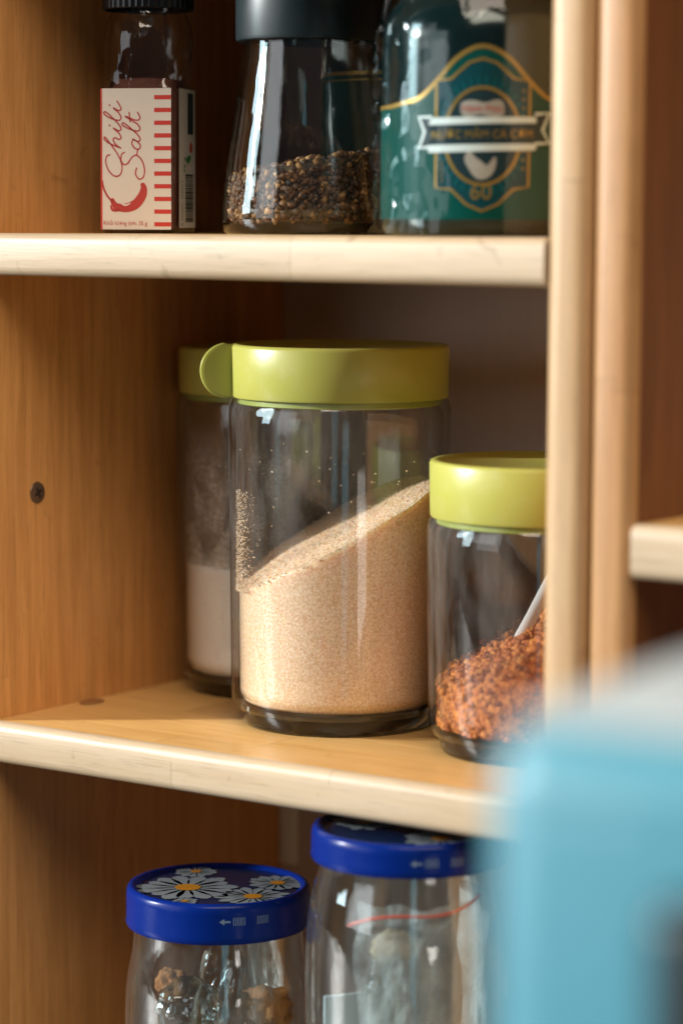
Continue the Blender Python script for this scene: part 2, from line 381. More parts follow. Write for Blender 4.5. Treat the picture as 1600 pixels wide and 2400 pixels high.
# ---- flat print: polygons, ribbons and lettering laid on a surface through fn(u, v, lift) -> point
def curve(pts, k=6, closed=False):
    P = [Vector((*p, 0)) for p in pts]; out = []; n = len(P)
    for i in range(n if closed else n-1):
        g4 = [P[(i+d) % n] if closed else P[min(max(i+d, 0), n-1)] for d in (-1, 0, 1, 2)]
        for s in range(k):
            t = s/k
            out.append(.5*((2*g4[1])+(g4[2]-g4[0])*t+(2*g4[0]-5*g4[1]+4*g4[2]-g4[3])*t*t+(3*g4[1]-3*g4[2]+g4[3]-g4[0])*t**3))
    if not closed: out.append(P[-1])
    return [(p.x, p.y) for p in out]
class Print:
    def __init__(s): s.v = []; s.f = []
    def poly(s, pts, holes=()):
        loops = [[Vector((x, y, 0)) for x, y in L] for L in (pts, *holes)]
        tri = geometry.tessellate_polygon(loops); o = len(s.v)
        for L in loops: s.v += [(p.x, p.y) for p in L]
        s.f += [tuple(o+i for i in t) for t in tri]; return s
    def ribbon(s, pts, w, closed=False, taper=False):
        n = len(pts); o = len(s.v)
        for i, (x, y) in enumerate(pts):
            a = pts[(i-1) % n] if closed else pts[max(i-1, 0)]; b = pts[(i+1) % n] if closed else pts[min(i+1, n-1)]
            dx, dy = b[0]-a[0], b[1]-a[1]; L = math.hypot(dx, dy) or 1
            h = w/2*(1 if not taper else .35+.65*math.sin(PI*min(1, max(0, i/(n-1)))))
            s.v += [(x-dy/L*h, y+dx/L*h), (x+dy/L*h, y-dx/L*h)]
        for i in range(n if closed else n-1):
            j = (i+1) % n; s.f.append((o+2*i, o+2*i+1, o+2*j+1, o+2*j))
        return s
    def rect(s, x0, x1, y0, y1): return s.poly([(x0, y0), (x1, y0), (x1, y1), (x0, y1)])
    def text(s, string, x, y, size, rot=0, sx=1, shear=0):
        cu = bpy.data.curves.new("lettering", 'FONT'); cu.body = string; cu.size = size; cu.align_x = 'CENTER'; cu.align_y = 'CENTER'
        cu.resolution_u = 3; cu.shear = shear
        ob = bpy.data.objects.new("lettering", cu); COL.objects.link(ob)
        dg = bpy.context.evaluated_depsgraph_get(); dg.update(); ev = ob.evaluated_get(dg); me = ev.to_mesh()
        o = len(s.v); c, si = math.cos(rot), math.sin(rot)
        s.v += [(x+c*p.co.x*sx-si*p.co.y, y+si*p.co.x*sx+c*p.co.y) for p in me.vertices]
        s.f += [tuple(o+i for i in p.vertices) for p in me.polygons]
        ev.to_mesh_clear(); bpy.data.objects.remove(ob); bpy.data.curves.remove(cu); return s
    def build(s, name, fn, lift, material, parent, cell=.0035):
        bm = bmesh.new(); vs = [bm.verts.new((x, y, 0)) for x, y in s.v]
        for f in s.f:
            try: bm.faces.new([vs[i] for i in f])
            except ValueError: pass
        if cell:
            bmesh.ops.triangulate(bm, faces=bm.faces)
            for _ in range(6):
                es = [e for e in bm.edges if abs(e.verts[0].co.x-e.verts[1].co.x) > cell]
                if not es: break
                bmesh.ops.subdivide_edges(bm, edges=es, cuts=1, use_grid_fill=False); bmesh.ops.triangulate(bm, faces=bm.faces)
        for v in bm.verts: v.co = fn(v.co.x, v.co.y, lift)
        me = bpy.data.meshes.new(name); bm.to_mesh(me); bm.free()
        return link(name, me, material, parent, smooth=False)
def on_cyl(R, a0, z0=0):       # u runs to the camera's right round an upright cylinder, a0 = azimuth of u = 0
    return lambda u, v, h: Vector(((R+h)*math.cos(a0+u/R), (R+h)*math.sin(a0+u/R), z0+v))
CAMAZ = lambda p: math.atan2(CAM.y-p[1], CAM.x-p[0])

# ------------------------------------------------------------------ the cabinets
T = .0185; MID = -.2167; LOW = -.4334; TOPZ = .1530; DEPTH = .2209; W1 = .2858  # TOPZ shelf is out of view, set low to shade the upper compartment
cab = empty("wooden_cabinet", (0, 0, LOW-T), "open varnished wooden cabinet whose shelves hold the green-lidded jars and the spice bottles", "cabinet", "wooden cabinets standing side by side")
def front_edge(c): return abs(c.y) < 1e-4 and True
def board(name, x0, x1, y0, y1, z0, z1, m, edge_m, parent, along, r=.0045):
    """a board and its front edge strip: rounded nosing on the front, 5 mm thick, as a sub-part"""
    off = Vector((0, 0, LOW-T))
    b = from_bm(name, box_bm(x0, x1, y0+.0056, y1, z0, z1, 0), m, parent, -off+Vector((0, 0, 0)), smooth=False)
    e = from_bm("front_edge", box_bm(x0, x1, y0, y0+.0056, z0, z1, r, 4,
                lambda c: abs(c.y-y0) < 1e-5 and ((abs(c.z-z0) < 1e-5 or abs(c.z-z1) < 1e-5) if along == 'x' else (abs(c.x-x0) < 1e-5 or abs(c.x-x1) < 1e-5))), edge_m, b, ang=50)
    return b
ZB, ZT = LOW-T, TOPZ+.31
left = board("side_panel", -T, 0, 0, DEPTH+.006, ZB, ZT, WOOD_P, WOOD_F, cab, 'z')
board("side_panel", W1, W1+T, 0, DEPTH+.006, ZB, ZT, WOOD_P, WOOD_F, cab, 'z', .006)
for z in (TOPZ, 0, MID, LOW): board("shelf", .0003, W1-.0003, 0, DEPTH-.0004, z-T, z, WOOD_S, WOOD_E, cab, 'x', .004)
from_bm("back_panel", box_bm(.0003, W1-.0003, DEPTH, DEPTH+.005, ZB, ZT, 0), BACK, cab, (0, 0, -ZB), smooth=False)
from_bm("lit_gap_strip", box_bm(.0004, .0112, DEPTH-.0032, DEPTH-.0002, -.3225, MID-T-.0003, .0012), STRIP, cab, (0, 0, -ZB))  # pale strip painted in for light showing through the corner gap
# countersunk cross-head screw in the side panel, and a dark plugged hole where shelf meets panel
def screw(y, z, par):
    g = lathe("screw", [(0, 0.0004), (.0036, .0005), (.0047, .0003), (.0050, -.0003)], SCREW, par, seg=28)
    g.matrix_local = Matrix.Translation((0.0002, y, z)) @ Matrix.Rotation(PI/2, 4, 'Y')
    bm = box_bm(-.0024, .0024, -.00055, .00055, .0003, .00062, 0)
    b2 = box_bm(-.00055, .00055, -.0024, .0024, .0003, .00060, 0)
    me = bpy.data.meshes.new("tmp"); b2.to_mesh(me); bm.from_mesh(me); b2.free(); bpy.data.meshes.remove(me)
    for v in bm.verts:
        p = Matrix.Translation((0.0003, y, z)) @ Matrix.Rotation(PI/2, 4, 'Y') @ Matrix.Rotation(.5, 4, 'Z') @ v.co; v.co = p
    for f in bm.faces: pass
    return g, from_bm("screw_slot", bm, HOLE, par, smooth=False)
screw(.0345, -.1169, left)
v, f = lathe_data([(0, .0005), (.0052, .0005), (.0056, 0)], 20)
from_data("plugged_hole", [(x*.8+.0062, y*1.3+.0646, z+MID+.0003) for x, y, z in v], f, plain("dark_knot", (.30, .135, .05), .5), left)
# the neighbouring cabinet
X2 = W1+T+.0018; SP2 = .30
cab2 = empty("wooden_cabinet", (X2, 0, ZB), "second wooden cabinet at the right, out of focus, behind the blue box", "cabinet", "wooden cabinets standing side by side")
def board2(*a, **k):
    b = board(*a, **k); b.location.x = -X2; return b
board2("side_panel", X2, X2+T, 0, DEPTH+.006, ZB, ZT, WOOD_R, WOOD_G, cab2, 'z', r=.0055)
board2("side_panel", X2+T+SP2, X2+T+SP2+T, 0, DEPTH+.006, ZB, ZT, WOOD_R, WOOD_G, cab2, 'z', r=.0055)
for z in (TOPZ+.10, -.1065, LOW): board2("shelf", X2+T+.0003, X2+T+SP2-.0003, .0, DEPTH-.0004, z-T-.002, z, WOOD_S, WOOD_E, cab2, 'x', r=.004)
b = from_bm("back_panel", box_bm(X2+T+.0003, X2+T+SP2-.0003, DEPTH, DEPTH+.005, ZB, ZT, 0), BACK, cab2, (-X2, 0, -ZB), smooth=False)
ct = from_bm("countertop", box_bm(-1.2, 1.6, -.62, .6, ZB-.035, ZB-.0002, .003), COUNTER, None); tag(ct, "dark stone countertop under the cabinets and the blue box", "countertop", kind="structure")

# ------------------------------------------------------------------ lime-lidded glass canisters
def canister(loc, R, H, lid_h, label, tab=None, glass_h=None):
    t = empty("glass_canister", loc, label, "jar", "glass canisters with lime green lids")
    k = R/.0493; gh = H-lid_h+.0042
    outer = [(.0435*k, .0066), (.0462*k, .0078), (.0476*k, .0105), (.0480*k, .016), (R, gh-.012), (R*.9985, gh-.0085), (R*.975, gh-.0052), (R*.925, gh-.0040), (R*.920, gh+.006)]
    inner = [(R*.885, gh+.006), (R*.885, gh-.007), (R*.93, gh-.011), (R*.932, gh-.015), (.0446*k, .0165), (.0432*k, .0122), (.0395*k, .0100), (0, .0097)]
    lathe("jar_body", outer+inner, GLASS, t, seg=96, ang=60)
    lathe("jar_foot", [(0, .0022), (.034*k, .0022), (.0385*k, .0002), (.0415*k, .0), (.0424*k, .0012), (.0428*k, .0040), (.0434*k, .0060), (.0432*k, .0092), (.038*k, .0094), (0, .0094)], GLASS_BASE, t, seg=96, ang=60)
    lr = R*.972; z0 = H-lid_h
    lid = lathe("lid", [(R*.87, z0+.002), (lr-.0022, z0+.0003), (lr-.0006, z0), (lr, z0+.0008), (lr+.0004, H-.0016), (lr-.0001, H-.0005), (lr-.0012, H), (lr-.0035, H-.0001), (lr-.0050, H-.0012), (0, H-.0014)], LIME, t, seg=96, ang=50)
    lathe("seal", [(R*.90, z0-.0030), (R*.915, z0-.0026), (R*.915, z0+.0012), (R*.88, z0+.0012)], SEAL, lid, seg=64)
    if tab is not None:
        ph, rad = tab, lid_h/2
        d = Vector((math.cos(ph), math.sin(ph), 0)); nrm = Vector((-d.y, d.x, 0)); bm = bmesh.new()
        loop = [(lr-.006, z0+.0001), (lr-.002, z0+.0001)]+[(lr+.0020+rad*.99*math.sin(a), z0+rad-rad*.998*math.cos(a)) for a in np.linspace(0.02, PI-.02, 24)]+[(lr-.002, H-.0001), (lr-.006, H-.0001)]
        for s in (0, 1): 
            bm.faces.new([bm.verts.new(d*x+nrm*(-.0013+.0026*s)+Vector((0, 0, z))) for x, z in loop])
        bm.verts.ensure_lookup_table(); n = len(loop)
        for i in range(n): bm.faces.new([bm.verts[i], bm.verts[(i+1) % n], bm.verts[n+(i+1) % n], bm.verts[n+i]])
        bmesh.ops.recalc_face_normals(bm, faces=bm.faces)
        es = [e for e in bm.edges if e.calc_face_angle(0) > 1.2]
        bmesh.ops.bevel(bm, geom=es, offset=.0007, segments=2, affect='EDGES')
        from_bm("lid_tab", bm, LIME, lid, ang=30)
        # thin raised rim round the tab
        tube("tab_rim", [d*x+nrm*-.0011+Vector((0, 0, z)) for x, z in loop[2:-2]], .0006, LIME, lid, seg=6)
    return t
def heap(R0, R1, zb, h, top, rad=26, ang=72, wall=16):
    """a filling: flat bottom, wall against the glass, uneven top; top(x, y) gives its height"""
    v = [(0, 0, zb)]; f = []
    ring = lambda i: 1+i*ang
    rows = wall+rad
    for w in range(wall+1):
        for k in range(ang):
            a = 2*PI*k/ang; x, y = math.cos(a), math.sin(a); s = w/wall
            zt = top(x*R1, y*R1); z = zb+(zt-zb)*s
            r = R0+(R1-R0)*min(1, (z-zb)/h)-(.0022*max(0, 1-(z-zb)/.004)**2)
            v.append((x*r, y*r, z))
    for q in range(1, rad):
        for k in range(ang):
            a = 2*PI*k/ang; r = R1*(1-q/rad); x, y = r*math.cos(a), r*math.sin(a); v.append((x, y, top(x, y)))
    v.append((0, 0, top(0, 0))); last = len(v)-1
    for k in range(ang): f.append((0, ring(0)+(k+1) % ang, ring(0)+k))
    nr = wall+rad
    for i in range(nr-1):
        for k in range(ang): f.append((ring(i)+k, ring(i)+(k+1) % ang, ring(i+1)+(k+1) % ang, ring(i+1)+k))
    for k in range(ang): f.append((ring(nr-1)+k, ring(nr-1)+(k+1) % ang, last))
    return v, f
RX, RY = rr.x, rr.y        # the photograph's rightward direction on the shelf

MAIN = Vector((.1241, .0955, MID)); MH = .1688; MR = .0493
canister(MAIN, MR, MH, .0234, "tall glass jar half full of raw brown sugar, lime green lid with a round tab", tab=math.atan2(-RY, -RX)+.16)
def sugar_top(x, y):
    s = (x*RX+y*RY)/MR; b = (-x*fw.x-y*fw.y)/MR
    return .0875+.0215*s-.0035*max(0, -s-.55)*6*.5+.0009*noise.noise((x*70, y*70, 1))+.0030*noise.noise((x*24+3, y*24, 7))-.0042*b+.0030*math.sin(s*2.6)-.004*max(0, -s-.45)
sv, sf = heap(.0436, .0455, .0102, .12, sugar_top, rad=40, ang=120, wall=30)
sug = from_data("raw_sugar", sv, sf, SUGAR, None, MAIN); tag(sug, "golden raw sugar banked up to the right inside the tall jar", "sugar", kind="stuff")
n1 = 10; a = RNG.uniform(0, 2*PI, n1)
zt = np.array([sugar_top(.0455*math.cos(t), .0455*math.sin(t)) for t in a]); z = .011+(zt-.011)*RNG.uniform(0, 1, n1)
r = .0434+.0018*np.clip(z/.11, 0, 1)-.0022*np.clip(1-(z-.0102)/.004, 0, 1)**2
P1 = np.stack([r*np.cos(a), r*np.sin(a), z], 1)
n2 = 3000; rad = .0457*np.sqrt(RNG.uniform(0, 1, n2)); a2 = RNG.uniform(0, 2*PI, n2)
P2 = np.stack([rad*np.cos(a2), rad*np.sin(a2), [sugar_top(q*math.cos(w), q*math.sin(w))+.0001 for q, w in zip(rad, a2)]], 1)
n3 = 46; a3 = CAMAZ(MAIN)+RNG.uniform(-1.3, 1.2, n3); z3 = RNG.uniform(.09, .128, n3)
P3 = np.stack([.0457*np.cos(a3), .0457*np.sin(a3), z3], 1)
n4 = 1100; a4 = math.atan2(-RY, -RX)+RNG.normal(.30, .14, n4); z4 = .060+.045*RNG.uniform(0, 1, n4)**1.7
P4 = np.stack([.0456*np.cos(a4), .0456*np.sin(a4), z4], 1)
P = np.concatenate([P2, P3, P4])
bits("sugar_crystals", P, np.concatenate([RNG.uniform(.00035, .00065, n2+n3), RNG.uniform(.00018, .00045, n4)]), SUGAR_G, sug)

REAR = Vector((.0465, .1496, MID)); RR_ = .0456
canister(REAR, RR_, .1636, .0218, "lime-lidded jar of white salt, the farthest back, partly hidden behind the sugar jar", tab=2.2)
salt_top = lambda x, y: .062+.0015*noise.noise((x*50, y*50, 4))
sv, sf = heap(.0402, .0415, .0102, .12, salt_top)
salt = from_data("white_salt", sv, sf, SALT, None, REAR); tag(salt, "fine white salt filling the lower part of the rear jar", "salt", kind="stuff")
lathe("salt_dust", [(.0416, .0615), (.0419, .085), (.0423, .128)], DUST, salt, seg=64)

RIGHT = Vector((.2306, .0900, MID)); R3 = .0470
canister(RIGHT, R3, .1236, .0240, "short glass jar of red-brown ground spice, lime green lid, front right on the middle shelf", tab=.9)
def chili_top(x, y):
    s = (x*RX+y*RY)/R3
    return .0505+.026*min(s, .4)+.004*noise.noise((x*75, y*75, 2))+.003*noise.noise((x*190, y*190, 5))
sv, sf = heap(.0412, .0430, .0102, .1, chili_top, rad=30, ang=100)
spice = from_data("ground_spice", sv, sf, CHILI, None, RIGHT); tag(spice, "clumpy red-brown ground spice heaped in the short jar", "spice", kind="stuff")
n1 = 2600; a = RNG.uniform(0, 2*PI, n1); zt = np.array([chili_top(.043*math.cos(t), .043*math.sin(t)) for t in a])
z = .011+(zt-.011)*RNG.uniform(0, 1, n1); r = .0412+.0014*np.clip(z/.1, 0, 1)-.001
n2 = 2200; rad = .042*np.sqrt(RNG.uniform(0, 1, n2)); a2 = RNG.uniform(0, 2*PI, n2)
P = np.concatenate([np.stack([r*np.cos(a), r*np.sin(a), z], 1), np.stack([rad*np.cos(a2), rad*np.sin(a2), [chili_top(q*math.cos(w), q*math.sin(w)) for q, w in zip(rad, a2)]], 1)])
bits("spice_clumps", P, RNG.uniform(.0008, .0034, len(P))*RNG.uniform(.4, 1, len(P)), CHILI_G, spice, chunk=True)
# white plastic spoon standing in the spice: only its handle shows above the heap
p0 = Vector((.2194, .0916, -.1689))-RIGHT; dd = Vector((.0082, .0086, .0217)).normalized(); q0 = p0+rr*.0022-dd*.020
sp = empty("plastic_spoon", RIGHT+q0, "white plastic spoon stuck in the ground spice", "spoon")
side = dd.cross(Vector((-fw.x, -fw.y, 0))).normalized(); nn = side.cross(dd)
bm = bmesh.new(); prev = None
for s_, w_ in ((.010, .0028), (.030, .0026), (.060, .0032), (.072, .0038), (.074, .0030)):
    ring = [bm.verts.new(dd*s_+side*(w_*cx)+nn*(.0007*cz)) for cx, cz in ((-1, -1), (1, -1), (1, .4), (.5, 1.4), (-.5, 1.4), (-1, .4))]
    if prev:
        for i in range(6): bm.faces.new([prev[i], prev[(i+1) % 6], ring[(i+1) % 6], ring[i]])
    else: bm.faces.new(ring[::-1])
    prev = ring
bm.faces.new(prev); from_bm("spoon_handle", bm, WHITE, sp)
bm = bmesh.new(); bmesh.ops.create_uvsphere(bm, u_segments=16, v_segments=8, radius=1)
for v_ in bm.verts: v_.co = dd*(v_.co.x*.011+.002)+side*(v_.co.y*.0075)+nn*(v_.co.z*.0022)
from_bm("spoon_bowl", bm, WHITE, sp)

# ------------------------------------------------------------------ top shelf: pepper jar
PEP = Vector((.1135, .0850, .0))
pj = empty("pepper_jar", PEP, "flared clear glass jar with black lid holding coarse cracked pepper", "jar")
op = [(.0, .0012), (.030, .0010), (.0350, 0), (.0366, .0012), (.0374, .0055), (.0374, .011), (.0366, .020), (.0352, .032), (.0332, .0459), (.0312, .060), (.0299, .072), (.0288, .079), (.0284, .088)]
ip = [(.0262, .088), (.0268, .079), (.0280, .071), (.0294, .060), (.0314, .0459), (.0334, .032), (.0347, .020), (.0352, .011), (.0345, .0075), (.0310, .0055), (0, .005)]
lathe("jar_body", op+ip, thin_glass("clear_flared_glass", tint=(.95, .965, .95), edge=(.26, .30, .20), refl=1.35, wob=.09), pj, seg=96, ang=60)
plid = lathe("lid", [(.0270, .0835), (.0300, .0830), (.0312, .0836), (.0315, .0850), (.0315, .128), (.0300, .131), (0, .131)], BLACK_M, pj, seg=80, ang=45)
def pr(z): return float(np.interp(z, [.005, .0075, .011, .020, .032, .0459], [.031, .0345, .0352, .0347, .0334, .0314]))-.0006
def pep_top(x, y): return .0305+.0052*(x*RX+y*RY)/.033+.002*noise.noise((x*120, y*120, 3))
v = []; sv, sf = heap(.0338, .0322, .0056, .04, pep_top, rad=14, ang=48, wall=10)
pep = from_data("cracked_pepper", sv, sf, PEP_CORE, None, PEP); tag(pep, "black and tan cracked pepper in the bottom of the flared jar", "pepper", kind="stuff")
n1 = 2300; a = RNG.uniform(0, 2*PI, n1); z = .006+RNG.uniform(0, 1, n1)*np.array([pep_top(.033*math.cos(t), .033*math.sin(t))-.006 for t in a])
r = np.array([pr(q) for q in z])-.0010
n2 = 900; rad = .0315*np.sqrt(RNG.uniform(0, 1, n2)); a2 = RNG.uniform(0, 2*PI, n2)
P = np.concatenate([np.stack([r*np.cos(a), r*np.sin(a), z], 1), np.stack([rad*np.cos(a2), rad*np.sin(a2), [pep_top(q*math.cos(w), q*math.sin(w))+.0004 for q, w in zip(rad, a2)]], 1)])
bits("pepper_bits", P, RNG.uniform(.0007, .0027, len(P)), PEP_G, pep, chunk=True)

# ------------------------------------------------------------------ top shelf: square chili salt shaker
CS = Vector((.0395, .0660, 0)); RZ = CAMAZ(CS)+PI/2-math.radians(18)    # local -y is the front face
cs = empty("chili_salt_shaker", CS, "square chili salt shaker with red and cream label and black cap", "shaker", rz=RZ)
HW = .0178
sq = lambda k, z: 7 if z < .062 else max(2, 7-(z-.062)/.006*2.2)
lathe("bottle", [(0, .0008), (.0150, .0008), (.0166, 0), (.0178, .0014), (.0180, .004), (.0180, .0615), (.0176, .0650), (.0166, .0680), (.0176, .0720), (.0194, .0790), (.0200, .0850), (.0194, .0910), (.0178, .0950), (.0166, .0980), (.0166, .104)], GLASS3, cs, seg=96, power=sq, ang=70)
lathe("filling", [(0, .002), (.0158, .002), (.0164, .006), (.0164, .061), (.0150, .0655), (.0145, .068), (0, .0695)], plain("red_chili_salt", (.17, .062, .042), .8, noise_amt=.5, nscale=500, bump=.5), cs, seg=48, power=lambda k, z: 6 if z < .062 else 2.2, ang=60)
bm = bmesh.new(); ring0 = []; ns = 96
for z_ in (.0985, .0990, .128, .1295):
    ring = []
    for i in range(ns):
        r_ = .0198+(.0004 if i % 2 else -.0002)-(.0007 if z_ in (.0985, .1295) else 0); a_ = 2*PI*i/ns
        ring.append(bm.verts.new((r_*math.cos(a_), r_*math.sin(a_), z_)))
    if ring0:
        for i in range(ns): bm.faces.new([ring0[i], ring0[(i+1) % ns], ring[(i+1) % ns], ring[i]])
    ring0 = ring
bm.faces.new(ring0); from_bm("cap", bm, BLACK, cs, ang=50)
# label: front sheet in photo units (378 wide, 733 high), scaled to 33 x 62.4 mm
K = .0326/378
front = lambda u, v, h: Vector((-.0163+u*K, -.01815-h, .0018+v*K*.975))
LB = lambda x, y: (x-490, 1205-y)
lab = Print().rect(0, 378, 0, 735).build("front_label", front, .0001, PAPER, cs, 0)
p = Print().rect(0, 9, 0, 735); p.build("label_border", front, .00022, RED, lab, 0)
p = Print()
for k_ in range(11):
    y_ = 1205-(517+66*k_); p.rect(288, 378, y_-11, y_+11)
p.build("red_bars", front, .00022, RED, lab, 0)
pen = Print()
def stroke(pts, w=8): pen.ribbon(curve([LB(*q) for q in pts], 7), w)
def script(strokes, u0, v0, sx, sy, w=7.0):
    for st in strokes: pen.ribbon([(u0-y*sy, v0+x*sx) for x, y in curve(st, 8)], w)
script([[(86, 60), (82, 78), (60, 86), (28, 70), (8, 38), (12, 8), (38, -4), (68, 6), (96, 28)],
        [(96, 28), (124, 58), (150, 88), (144, 94), (132, 76), (120, 40), (110, 0)], [(112, 8), (126, 34), (142, 44), (148, 34), (142, 12), (150, 1), (166, 14)],
        [(166, 14), (184, 44), (174, 14), (182, 1), (198, 14)], [(191, 60), (196, 68)],
        [(198, 14), (228, 58), (244, 88), (236, 94), (222, 64), (212, 16), (222, 1), (240, 14)],
        [(240, 14), (258, 44), (248, 14), (256, 1), (284, 24)], [(265, 60), (270, 68)]], 112, 268, 1.42, .98)
script([[(74, 82), (66, 100), (42, 104), (26, 88), (32, 66), (54, 46), (62, 20), (42, -8), (8, -22), (-22, -16), (-30, 8), (-10, 26), (14, 20)],
        [(62, 20), (84, 14)], [(124, 38), (108, 46), (90, 30), (86, 8), (100, 0), (116, 18), (126, 42), (116, 14), (124, 0), (142, 14)],
        [(142, 14), (172, 60), (188, 90), (180, 96), (166, 64), (156, 16), (166, 1), (184, 16)],
        [(184, 16), (214, 82), (198, 24), (206, 1), (230, 16)], [(190, 54), (230, 60)]], 214, 304, 1.34, 1.0)
pen.build("script_lettering", front, .00024, DKRED, lab, 0)
p = Print()
p.ribbon(curve([LB(*q) for q in ((498, 950), (506, 990), (530, 1036), (556, 1058))], 6), 10)
p.ribbon(curve([LB(*q) for q in ((548, 1044), (572, 1082), (622, 1092), (676, 1074), (712, 1030), (722, 990), (712, 962))], 8), 50, taper=True)
p.ribbon(curve([LB(*q) for q in ((544, 1078), (552, 1100), (572, 1106), (598, 1104))], 6), 16, taper=True)
p.build("pepper_drawing", front, .00024, DKRED, lab, 0)
Print().ribbon(curve([LB(*q) for q in ((596, 1066), (622, 1078), (650, 1068))], 6), 9, taper=True).build("pepper_glint", front, .00032, PAPER, lab, 0)
Print().text("Khối lượng tịnh: 35 g", 132, 32, 31, sx=.88).build("weight_lettering", front, .00024, DKRED, lab, 0)
sidef = lambda u, v, h: Vector((.01815+h, -.0128+u*K, .0026+v*K*.975))
L2 = lambda x, y: ((x-905)*2.45, 1198-y)
lab2 = Print().rect(0, 280, 0, 728).build("side_label", sidef, .0001, PAPER2, cs, 0)
Print().rect(145, 240, 1198-705, 1198-490).build("dark_block", sidef, .00022, TEALBK, lab2, 0)
p = Print(); x_ = 1165
while x_ > 915:
    w_ = random.choice((3, 4, 6, 9)); p.rect(105, 240, 1198-x_, 1198-x_+w_); x_ -= w_+random.choice((4, 5, 7))
p.build("barcode", sidef, .00022, TEALBK, lab2, 0)
Print().poly(curve([(120, 1198-840), (150, 1198-860), (200, 1198-830), (175, 1198-815), (140, 1198-825)], 5, True)).text("35 g", 95, 330, 50, rot=PI/2).build("leaf_mark", sidef, .00022, LEAF, lab2, 0)
Print().poly(curve([(190, 1198-745), (225, 1198-765), (215, 1198-800), (175, 1198-790)], 5, True)).build("fruit_mark", sidef, .00022, DKRED, lab2, 0)
Print().text("8 936041 350217", 52, 130, 34, rot=PI/2).build("barcode_digits", sidef, .00022, TEALBK, lab2, 0)

